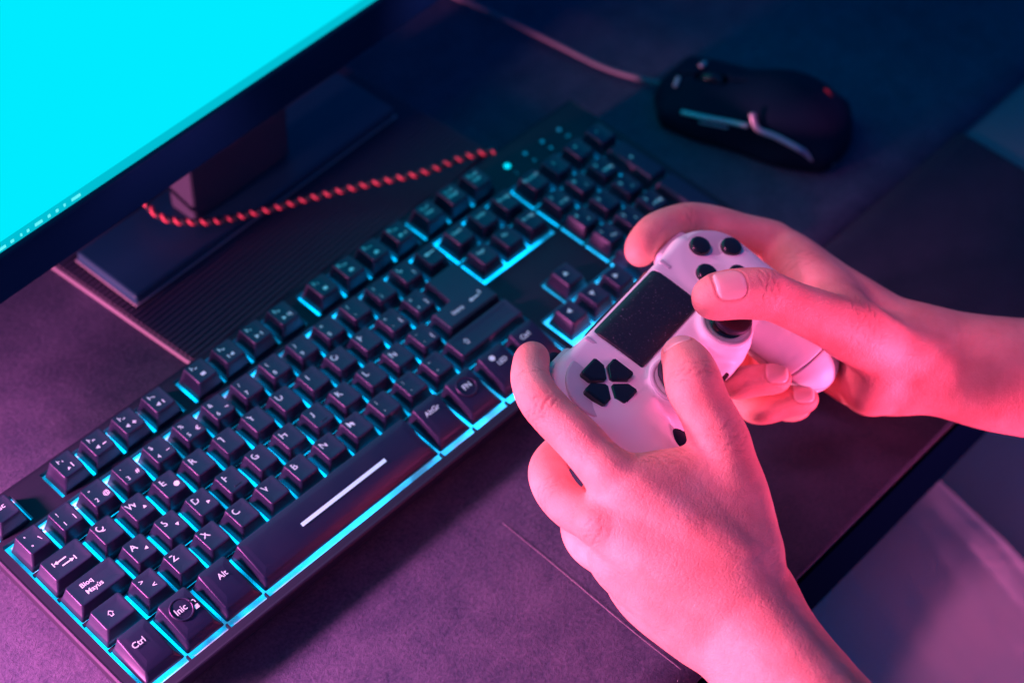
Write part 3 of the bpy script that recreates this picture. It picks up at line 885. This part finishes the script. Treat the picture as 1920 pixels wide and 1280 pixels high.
# twisted red cable from the keyboard's back edge
P = smooth_path([(366, 24, 17), (362, 29, 21), (345, 37, 21), (323, 44, 20), (290, 62, 18.5), (262, 75.5, 18), (243, 83, 18), (222, 92, 19), (205, 98.5, 22), (188, 112, 26), (186, 128, 30), (200, 150, 32), (240, 170, 20), (330, 200, 6), (420, 290, 3)], 22)
def helix(P, R, pitch, ph, step=0.6):
    d = np.r_[0, np.cumsum(np.linalg.norm(np.diff(P, axis=0), axis=1))]
    s_ = np.arange(0, d[-1], step); Q = np.stack([np.interp(s_, d, P[:, i]) for i in range(3)], 1)
    T, N, B = frames(Q); a = 2*PI*s_/pitch+ph
    return Q+R*(np.cos(a)[:, None]*N+np.sin(a)[:, None]*B)
V, F = tube_vf(helix(P, 0.95, 7.4, 0.0), 1.25, 7)
cab = mk('cable', V, F, M_red, kb); K(cab); cab['label'] = 'red strand of the twisted cable'
V, F = tube_vf(helix(P, 0.95, 7.4, PI), 1.15, 7)
o = mk('black_strand', V, F, M_cableblk, cab)

# ------------------------------------------------------------------ mouse
MR = math.radians(22.7)
mouse = empty('mouse', (518, -52, 0), (0, 0, MR))
tag(mouse, 'black gaming mouse with pale trim lines resting at the upper right', 'mouse')
f = Field((-42, -68, -2), (42, 68, 46), 1.1)
f.ell((0, -20, 6), (34, 42, 33), 4)
f.ell((0, 26, 3), (31, 38, 24), 14)
f.box((0, 0, 8), (30, 55, 8), 7, 10)
f.ell((-44, -4, 16), (14, 26, 14), 6, sub=True)
f.ell((44, 2, 18), (13, 26, 14), 6, sub=True)
f.box((0, 0, -6), (60, 80, 7), 0.5, 1, sub=True)
f.box((0, 34, 30), (0.7, 26, 12), 0.3, 0.8, sub=True)
f.box((0, 30, 30), (4.5, 10, 12), 2, 0.8, sub=True)
V, F = f.mesh(1); body = mesh_np('body', V, F, M_black, mouse)
V, F = lathe_vf([(9, -3), (10.2, -2), (10.5, 0), (10.2, 2), (9, 3)], 24)
V = [(v[2], v[0]+30, v[1]+18) for v in V]; mk('wheel', V, F, M_gloss, mouse)
def trim(pts, r, m=M_silver, nm='trim'):
    P = smooth_path(pts, 8); V, F = tube_vf(P, r, 8, 0.7); return mk(nm, V, F, m, mouse)
def mw(x, y):          # world plan position -> mouse plan position
    dx, dy = x-518, y+52; c, s_ = math.cos(-MR), math.sin(-MR); return (dx*c-dy*s_, dx*s_+dy*c)
def mp(L): return [(*mw(x, y), z) for x, y, z in L]
trim([(-30, 40, 19), (-31, 26, 21), (-31, 10, 23), (-32, -2, 25)], 1.9)
trim([(-31, 28, 16), (-31, 18, 17), (-31, 10, 18)], 0.9)
trim([(-28, -2, 32), (-32, -8, 25), (-32, -20, 23), (-33, -34, 20), (-30, -40, 15), (-28, -48, 9), (-20, -56, 5)], 2.2)
trim([(-13, 50, 22), (-6, 50, 24)], 1.4); trim([(6, 40, 27), (11, 38, 27)], 1.5)
trim([(4, -52, 26), (10, -46, 28), (18, -40, 28)], 0.9)
bm = bmesh.new(); bx(bm, -1.2, 1.2, -6, 6, 0, 1.2, .4); o = mk_bm('badge', bm, mat('badge_red', (0.6, 0.03, 0.03), 0.4), mouse, (6, -42, 32)); o.rotation_euler = (0.5, 0, -.5)
P = smooth_path([(499, 2, 8), (496, 10, 6), (484, 42, 5), (478, 79, 5), (472, 117, 5), (465, 154, 5), (455, 200, 5), (420, 280, 4)], 10)
P = np.array([(*mw(p[0], p[1]), p[2]) for p in P])
V, F = tube_vf(P, 1.7, 8); mk('cable', V, F, M_grey, mouse)

# ------------------------------------------------------------------ gamepad
GR = np.array([[0.98932027, -0.12588146, 0.07347963], [0.13799274, 0.97123984, -0.1940391], [-0.04694042, 0.20210647, 0.97823799]])
GT = np.array([275.583, -168.553, 99.083])
pad = empty('gamepad', GT)
pad.rotation_euler = Matrix(GR.tolist()).to_euler()
tag(pad, 'white wireless gamepad with black buttons held in both hands above the desk', 'gamepad')
f = Field((-92, -90, -52), (92, 44, 16), 0.62)
for sx in (-1, 1):
    cx = -49.5 if sx < 0 else 54.0
    f.cyl((cx, 2), 25.5, -23, -1.6, 7, 4)
    f.chain([(cx+sx*5, -8, -15, 18), (cx+sx*8, -32, -19, 17.5), (cx+sx*9, -52, -25, 15.5), (cx+sx*7, -64, -30, 13.0)], 9, n=3, flat=((0, 0.2, 1), 0.92))
f.box((2, 2.2, -12), (54, 23.6, 12), 4, 5)
f.box((0, -20, -15), (26, 17, 11), 5, 5, M=np.array([[1, 0, 0], [0, 0.978, 0.208], [0, -0.208, 0.978]]))
for cx in (-23.5, 22.5):
    f.cyl((cx, -22), 15.6, -30, -1, 5, 3)
    f.cyl((cx, -22), 14.2, -12, 3.6, 2.2, 3)
for cx in (-23.5, 22.5): f.ell((cx, -22, 8.5), (10.6, 10.6, 9.5), 1.0, sub=True)
f.box((-1.5, 9.8, 1.0), (27.6, 16.2, 1.9), 1.8, 0.5, sub=True)
V, F = f.mesh(1)
N = vnormals(V, F)
# part line between the front and back shells, round both grips
grip = np.clip((-28-V[:, 1])/6, 0, 1)
line = np.exp(-((V[:, 1]+62+0.35*(V[:, 2]+20))/0.45)**2)*np.clip((-20-V[:, 1])/6, 0, 1)*(np.abs(V[:, 0]-2) > 34)
side = np.exp(-((V[:, 2]+20-0.12*V[:, 1])/0.45)**2)
gro = np.maximum(line, side*0.9)
V = V-N*gro[:, None]*0.5
m = M_ctrl; n_, l_, b_ = nodes(m)
a = n_.new('ShaderNodeAttribute'); a.attribute_name = 'groove'
mx = n_.new('ShaderNodeMix'); mx.data_type = 'RGBA'; l_.new(a.outputs['Fac'], mx.inputs[0]); mx.inputs[6].default_value = (0.80, 0.78, 0.79, 1); mx.inputs[7].default_value = (0.16, 0.10, 0.15, 1); l_.new(mx.outputs[2], b_.inputs['Base Color'])
mesh_np('body', V, F, M_ctrl, pad, {'groove': gro})
for cx, cy in ((-49.5, 1.5), (55, 2.5)):
    V, F = lathe_vf([(0.0, 0.30), (12, 0.32), (18.6, 0.35), (19.5, 0.22), (19.9, -0.2), (19.9, -2.5)], 64)
    mk('button_plate', V, F, M_ctrl2, pad, loc=(cx, cy, -0.05))
# touchpad: slab with softly rounded top edge
def touchpad():
    x0, x1, y0, y1 = -29.0, 25.6, -5.6, 25.0; V, F = [], []
    prof = [(-5.6, -1.2), (-5.5, 0.2), (-5.1, 0.75), (-4, 0.95), (4, 1.05), (14, 1.0), (20, 0.6), (23.5, -0.4), (25.6, -2.3), (27, -5), (27.6, -9)]
    xs = [(0, -1.3), (0.25, -0.4), (1.2, -0.05), (3, 0)]
    X = [(x0+a, b) for a, b in xs]+[(x1-a, b) for a, b in xs[::-1]]
    for x, dz in X:
        for y, z in prof:
            k = 0.6*max(0, (4-abs(x-x0))/4)+0.6*max(0, (4-abs(x-x1))/4)
            V.append((x+(0.12*(y+5)*(1 if x < 0 else -1)*-0.15), y-(k*0.8 if y > 20 else -k*0.8 if y < -4 else 0), z+dz))
    n = len(prof)
    for i in range(len(X)-1):
        for k in range(n-1): F.append((i*n+k, (i+1)*n+k, (i+1)*n+k+1, i*n+k+1))
    return V, F
V, F = touchpad(); mk('touchpad', V, F, M_pad, pad)
# thumbsticks
for cx in (-24.6, 22.5):
    V, F = lathe_vf([(10.8, -3), (10.6, 0.5), (8.5, 3.5), (5, 5.0), (0, 5.4)], 40); mk('stick_dome', V, F, M_gloss, pad, loc=(-23.5 if cx < 0 else cx, -22.0, 0))
    V, F = lathe_vf([(4, -4), (4.5, 5), (9.2, 6.6), (10.3, 8.2), (10.4, 9.6), (9.6, 10.5), (8.4, 10.7), (7.0, 9.9), (4.0, 9.3), (0, 9.2)], 40)
    st = mk('thumbstick', V, F, plastic('rubber_black', (0.014, 0.014, 0.02), 0.6, 1200, 0.6, 0.2), pad, loc=(cx, -22.0 if cx > 0 else -20.6, 0))
    st.rotation_euler = (0.06, 0.05 if cx > 0 else -0.05, 0)
    V, F = lathe_vf([(10.4, 2.0), (10.9, 3.4), (11.4, 3.75), (12.2, 3.8), (13.2, 3.6), (13.4, 3.0)], 48)
    mk('stick_ring', V, F, M_ctrl2, pad, loc=(cx, -22.0, 0.15))
# direction pad: four black petals
def petal():
    P = [(a*1.18, b*1.18-0.3) for a, b in [(-4.4, 11.3), (4.4, 11.3), (5.2, 10.4), (5.2, 6.4), (0.8, 1.9), (-0.8, 1.9), (-5.2, 6.4), (-5.2, 10.4)]]
    bm = bmesh.new(); vb = [bm.verts.new((a, b, 0)) for a, b in P]; vt = [bm.verts.new((a*.97, b*.97+.15, 2.9+0.08*b)) for a, b in P]; n = len(P)
    for i in range(n): bm.faces.new((vb[i], vb[(i+1) % n], vt[(i+1) % n], vt[i]))
    tf = bm.faces.new(vt)
    bmesh.ops.bevel(bm, geom=list(tf.edges), offset=0.7, segments=3, affect='EDGES'); return bm
for i in range(4):
    o = mk_bm('direction_button', petal(), M_gloss, pad, (-49.5, 1.2, 0.1), smooth=False); o.rotation_euler = (0, 0, i*PI/2)
for dx, dy in ((0, 12.0), (12.2, 0), (-12.2, 0), (0, -12.2)):
    V, F = lathe_vf([(6.1, -0.2), (6.1, 0.45), (5.8, 0.6), (5.6, 0.45)], 40); mk('button_rim', V, F, M_ctrl, pad, loc=(54.6+dx, 2.4+dy, 0.1))
    V, F = lathe_vf([(5.5, -0.5), (5.5, 2.3), (5.2, 3.0), (4.5, 3.4), (2.6, 3.75), (0, 3.85)], 40)
    mk('face_button', V, F, M_gloss, pad, loc=(54.6+dx, 2.4+dy, 0))
for cx in (-34.5, 32.5):
    bm = bmesh.new(); bx(bm, -1.5, 1.5, -3.4, 3.4, -0.5, 0.9, .7, 3); mk_bm('option_button', bm, M_ctrl2, pad, (cx, 21, -0.6), smooth=True)
V, F = lathe_vf([(6.5, -6), (6.5, 0.5), (5.6, 1.3), (0, 1.5)], 28); o = mk('gap_dark_disc', V, F, M_black, pad, loc=(-44.5, -41.5, -5.5)); o.rotation_euler = (0.25, 0.5, 0)  # black disc added to stand for the dark gap between thumb and grip
bm = bmesh.new(); bx(bm, -4.5, 4.5, -1.4, 1.4, -1.2, 1.2, 1.0, 3); o = mk_bm('socket', bm, M_gloss, pad, (3.0, -36.9, -9)); 
for cx in (-50, 54):
    ff = Field((cx-18, 14, -34), (cx+18, 36, 0), 0.8)
    ff.box((cx, 24.5, -13), (12.5, 6.0, 5.0), 3.5, 2); V, F = ff.mesh(1); mesh_np('shoulder_button', V, F, M_ctrl2, pad)
    ff = Field((cx-18, 18, -40), (cx+18, 42, -8), 0.8)
    ff.box((cx, 28, -22), (12, 8, 7), 5, 2); V, F = ff.mesh(1); mesh_np('trigger', V, F, M_black, pad)

# ------------------------------------------------------------------ the player's hands (gamepad frame, mm)
def unit(v): v = np.array(v, float); return v/np.linalg.norm(v)
class Hand:
    def __init__(s, lo, hi, h): s.f = Field(lo, hi, h); s.nails = []; s.creases = []; s.reds = []
    def finish(s):
        V, F = s.f.mesh(2); N = vnormals(V, F)
        nail = np.zeros(len(V)); tip = np.zeros(len(V)); cre = np.zeros(len(V)); red = np.zeros(len(V)); off = np.zeros(len(V))
        for c, t, nn, L, W in s.nails:
            t = unit(t); nn = unit(nn-t*(np.dot(nn, t))); b = np.cross(t, nn); Q = V-np.array(c)
            u_, v_, w_ = Q@t, Q@b, Q@nn
            sd = ((np.abs(u_)/L)**3.2+(np.abs(v_)/W)**3.2)**(1/3.2)
            side = (w_ > -W*0.9) & ((N@nn) > 0.0) & (sd < 2)
            m_ = np.clip((1.03-sd)/0.05, 0, 1)*side
            nail = np.maximum(nail, m_); tip = np.maximum(tip, m_*np.clip((u_-L*0.72)/0.5, 0, 1))
            off -= np.exp(-((sd-1.09)/0.05)**2)*0.38*side
            off += m_*0.22
            off += np.exp(-((sd-1.22)/0.08)**2)*0.18*side
            cre = np.maximum(cre, np.exp(-((sd-1.08)/0.045)**2)*side*0.9)
            # pale half moon
            tip = np.maximum(tip, m_*np.clip(1-np.hypot((u_+L*1.0)/(L*0.42), v_/(W*0.6)), 0, 1)*0.6)
        for c, t, nn, R, cnt, sp, amp in s.creases:
            t = unit(t); nn = unit(nn-t*np.dot(nn, t)); b = np.cross(t, nn); Q = V-np.array(c)
            u_, v_, w_ = Q@t, Q@b, Q@nn
            near = np.exp(-(v_/(R*1.0))**4)*np.exp(-(u_/(cnt*sp*0.75+1))**4)*(w_ > -R*0.2)
            g = np.zeros(len(V))
            for k in range(cnt):
                ph = k*2.3+c[0]
                uu = u_-(k-(cnt-1)/2)*sp+0.6*np.sin(v_*0.55+ph)+0.35*np.sin(v_*1.3+ph*2)
                g = np.maximum(g, np.exp(-(uu/0.42)**2)*(0.55+0.45*np.sin(v_*0.8+ph*1.7)))
            off -= g*near*amp*1.4; cre = np.maximum(cre, g*near); 
            off += near*0.12
        for c, R, a_ in s.reds:
            d = np.linalg.norm(V-np.array(c), axis=1); red = np.maximum(red, a_*np.exp(-(d/R)**2))
        V = V+N*off[:, None]
        return V, F, {'nail': nail, 'tip': tip, 'crease': cre, 'red': red}

# ---- hand holding the left grip
H = Hand((-170, -260, -85), (14, 52, 48), 0.8); f = H.f
WR = (-89, -112, -20)
# metacarpal mass
f.chain([(-90, -26, 1, 10.8), (-88, -55, 0, 13), (-84, -85, -5, 16), (-84, -112, -14, 19)], 8, n=3)
f.chain([(-102, -36, -13, 10.5), (-99, -62, -12, 14), (-93, -88, -15, 17), (-90, -112, -20, 19)], 9, n=3)
f.chain([(-103, -50, -30, 10.5), (-101, -70, -28, 14), (-97, -92, -28, 17), (-93, -113, -28, 18)], 9, n=3)
f.chain([(-98, -62, -46, 10), (-98, -80, -42, 13), (-96, -98, -38, 16), (-95, -115, -34, 18)], 9, n=3)
# forearm
f.chain([(-85, -108, -16, 17.5), (-96, -135, -16, 18), (-110, -175, -14, 21), (-132, -240, -8, 28)], 8, n=3)
f.chain([(-90, -110, -22, 18), (-101, -136, -22, 19.5), (-115, -177, -19, 23), (-135, -240, -13, 29)], 8, n=3)
f.chain([(-95, -110, -30, 17), (-104, -138, -30, 19), (-118, -178, -26, 25), (-136, -240, -20, 30)], 8, n=3)
# index finger over the shoulder button
f.chain([(-90, -26, 2, 10.8), (-87, -8, 3, 9.9), (-84.5, 8, 3, 9.5), (-81, 19, 1.5, 9.1), (-76, 26, -1, 8.4), (-70, 31.5, -3.2, 8.1), (-62, 36, -5.5, 7.5), (-58, 37.5, -7, 6.9)], 2.5, n=4)
f.ell((-86, -4, 8), (6, 12, 5), 6)
# middle finger bent under the grip
f.chain([(-103, -36, -14, 10.5), (-100, -20, -24, 9.6), (-91, -6, -32, 9.4), (-78, 2, -40, 8.6), (-60, 2, -44, 8.2), (-46, -4, -42, 7.4)], 2.2, n=4)
f.chain([(-103, -51, -31, 10.2), (-98, -36, -42, 9.3), (-86, -26, -50, 8.8), (-68, -24, -52, 8.2), (-50, -28, -50, 7.4)], 2.2, n=4)
f.chain([(-98, -64, -47, 9.4), (-92, -50, -55, 8.5), (-78, -44, -58, 7.8), (-60, -46, -56, 6.8)], 2.2, n=4)
# thumb with its web
f.chain([(-84, -104, -10, 14), (-66, -88, 0, 14.5), (-53, -64, 13, 13.0), (-48, -54, 19, 12.0), (-43, -38, 26, 11.0), (-40, -32, 27.5, 11.2), (-34, -27, 25.5, 10.6), (-27, -22.5, 20.5, 9.6), (-21, -18.5, 15.0, 8.2), (-19.5, -17.2, 13.5, 7.4)], 3.5, n=4)
f.chain([(-60, -72, 4, 12), (-70, -56, 0, 10.5), (-84, -42, 1, 10)], 12, n=3)
f.ell((-74, -62, 2), (17, 20, 11), 12)
f.ell((-76, -84, -2), (16, 22, 15), 10)
# tendons and bone bumps on the back of the hand
for a_, b_ in (((-89, -30, 9), (-83, -95, 10)), ((-105, -40, -4), (-94, -96, -1)), ((-112, -54, -24), (-104, -98, -18))):
    f.cone(a_, b_, 2.4, 1.6, 6)
f.ell((-91, -26, 8), (8, 8, 6), 6); f.ell((-110, -36, -10), (6, 8, 8), 6); f.ell((-110, -52, -28), (6, 7, 7), 6)
f.cone((-58, -84, 14), (-76, -112, 4), 2.6, 2.2, 6)
f.ell((-72, -98, 2), (9, 12, 9), 6)
camdir = unit(GR.T@(Cw-GT))
f.chain([(-96, -44, 4, 1.6), (-98, -62, 3.5, 1.9), (-92, -78, 5, 1.9), (-93, -96, 4, 1.7)], 3.5, n=5)
H.nails.append(((-22.3, -13.0, 22.0), (0.71, 0.51, -0.48), (-0.02, 0.69, 0.72), 7.0, 6.8))
H.creases.append(((-41, -32, 33), (0.55, 0.55, -0.2), camdir, 11, 5, 1.9, 0.30))
H.creases.append(((-88, 15, 6), (0.2, 0.95, -0.1), unit((-0.9, -0.1, 0.5)), 10, 5, 2.0, 0.60))
H.creases.append(((-74, 29, 2), (0.75, 0.6, -0.2), camdir, 8, 2, 1.6, 0.2))
H.creases.append(((-100, -12, -27), (0.5, 0.7, -0.5), camdir, 10, 5, 2.2, 0.3))
H.creases.append(((-51, -60, 27), (0.3, 0.9, 0.3), camdir, 15, 7, 2.4, 0.16))
H.creases.append(((-70, -42, 6), (0.9, 0.3, 0.2), camdir, 16, 6, 2.6, 0.20))
H.creases.append(((-112, -38, -8), (0.1, 0.9, 0.3), camdir, 9, 5, 2.3, 0.25))
H.reds += [((-41, -32, 33), 12, .5), ((-88, 15, 6), 11, .5), ((-60, 37, -4), 9, .9), ((-19, -17, 14), 10, .8), ((-100, -10, -25), 12, .5), ((-51, -60, 25), 16, .3), ((-66, -40, 2), 18, .6), ((-78, -90, 8), 14, .5)]
V1, F1, A1 = H.finish()

# ---- hand holding the right grip
H = Hand((-2, -280, -92), (225, 56, 46), 0.8); f = H.f
f.chain([(110, -8, -23, 10.5), (106, -38, -22, 13), (101, -72, -19, 16), (101, -104, -15, 19)], 8, n=3)
f.chain([(112, -22, -40, 10), (110, -48, -36, 13), (106, -78, -30, 16), (103, -106, -20, 18)], 9, n=3)
f.chain([(108, -38, -54, 10), (106, -60, -48, 13), (100, -84, -38, 15), (98, -106, -26, 17)], 9, n=3)
f.chain([(98, -56, -60, 9.5), (95, -74, -52, 12.5), (88, -90, -40, 14), (92, -108, -28, 16)], 9, n=3)
f.chain([(104, -102, -14, 18.5), (112, -125, -10, 20), (122, -147, -6, 23.5), (150, -190, 4, 27), (190, -250, 14, 31)], 8, n=3)
f.chain([(95, -106, -22, 17), (105, -129, -18, 18), (115, -152, -12, 20.5), (141, -196, -2, 24), (177, -256, 8, 29)], 8, n=3)
# index over the shoulder button
f.chain([(110, -8, -22, 10.5), (100, 6, -20, 9.7), (91, 18, -17, 9.3), (82, 28, -15, 9.0), (74, 33, -13.5, 8.7), (64, 37.5, -12.5, 8.2), (55, 39.5, -12, 8.0), (46, 39, -13, 7.7), (41, 37.5, -14, 7.0)], 2.5, n=4)
# middle and ring wrap behind the grip; tips show on its inner side
f.chain([(111, -24, -42, 9.8), (98, -12, -52, 9.0), (78, -14, -58, 8.6), (54, -22, -54, 8.2), (34, -33, -43, 8.0), (26, -41, -33, 7.8), (30, -49, -26, 7.4), (35.5, -56.5, -22.5, 6.9)], 2.0, n=4)
f.chain([(107, -40, -55, 9.6), (94, -32, -64, 8.8), (74, -34, -68, 8.4), (54, -42, -64, 8.0), (37, -52, -53, 7.8), (32, -59, -43, 7.8), (38, -66, -37, 7.3), (45, -73, -33.5, 6.8)], 2.0, n=4)
f.chain([(98, -58, -60, 9.0), (84, -54, -68, 8.0), (68, -58, -68, 7.4), (56, -66, -60, 7.0), (54, -72, -52, 6.6)], 2.0, n=4)
# thumb
f.chain([(118, -132, -10, 15), (100, -106, -11, 15), (84, -90, -8, 15), (70, -76, 2, 14.2), (55, -59, 13, 12.2), (44, -44, 19, 10.6), (35, -30, 23.5, 10.4), (31, -26, 24.3, 10.7), (24, -19, 23.8, 10.5), (17.5, -13.5, 22.5, 9.8), (13.5, -10.5, 21.8, 8.8)], 3.5, n=4)
f.chain([(70, -66, 2, 12), (86, -48, -8, 10), (100, -28, -18, 9.5)], 12, n=3)
f.ell((92, -64, -12), (16, 24, 12), 12)
f.ell((98, -102, -8), (17, 18, 12), 12)
f.ell((76, -92, -24), (14, 17, 16), 8)
f.ell((74, -95, -34), (10, 13, 12), 6)
f.cone((108, -16, -14), (100, -90, 0), 2.2, 1.6, 6)
tn = unit(np.array((13.5, -10.5, 0))-np.array((31, -26, 2)))
H.nails.append(((18.0, -13.8, 30.8), tn, unit(camdir+np.array((0.0, 0.0, 0.9))), 7.2, 7.6))
H.nails.append(((34.0, -54.5, -16.6), (0.55, -0.78, 0.3), unit(camdir), 5.6, 5.4))
H.nails.append(((43.5, -70.5, -27.6), (0.55, -0.78, 0.3), unit(camdir), 5.4, 5.2))
H.creases.append(((32, -27, 34), tn, camdir, 11, 5, 2.1, 0.42))
H.creases.append(((74, 31, -6), (-0.8, 0.5, 0), camdir, 9, 3, 1.8, 0.2))
H.creases.append(((70, -72, 14), (0.5, -0.8, 0.3), camdir, 17, 6, 3.0, 0.16))
H.creases.append(((96, -30, -10), (0.8, 0.6, 0), camdir, 12, 6, 2.4, 0.22))
H.reds += [((14, -11, 22), 10, .6), ((32, -27, 32), 12, .5), ((36, -57, -22), 9, 1), ((46, -74, -33), 8, .8), ((42, 38, -12), 12, .7), ((76, -92, -26), 18, .6), ((60, -62, 12), 16, .4)]
V2, F2, A2 = H.finish()
V = np.vstack([V1, V2])@GR.T+GT; F = np.vstack([F1, F2+len(V1)])
A = {k: np.r_[A1[k], A2[k]] for k in A1}
person = mesh_np('person', V, F, M_skin, None, A)
tag(person, 'bare hands and forearms of a seated player gripping the white gamepad', 'person')

# trousers below the desk edge
f = Field((150, -760, -360), (760, -140, -60), 3.6)
f.chain([(250, -760, -210, 105), (330, -520, -195, 95), (400, -300, -190, 84), (430, -150, -200, 78)], 20, n=3)
f.chain([(560, -640, -270, 88), (590, -480, -262, 84), (610, -300, -262, 78), (615, -160, -266, 74)], 10, n=3)
def thigh_top(x, y):
    c = np.interp(y, [-760, -520, -300, -150], [250, 330, 400, 430]); r = np.interp(y, [-760, -520, -300, -150], [105, 95, 84, 78])
    z0 = np.interp(y, [-760, -520, -300, -150], [-210, -195, -190, -200])
    return z0+math.sqrt(max(r*r-(x-c)**2, 100))
for i in range(8):
    x0 = 285+i*21+random.uniform(-6, 6); y0 = -480+random.uniform(-20, 20); L = random.uniform(0.75, 1.1)
    pts = []
    for t in np.linspace(0, 1, 7):
        x = x0+78*t*L+5*math.sin(4*t+i); y = y0+250*t*L
        r = 1.5+4.5*math.sin(PI*min(1, t*1.05))
        pts.append((x, y, thigh_top(x, y)-r*0.35+1.2, r))
    f.chain(pts, 6, n=3)
V, F = f.mesh(2)
mesh_np('trousers', V, F, M_cloth, person)
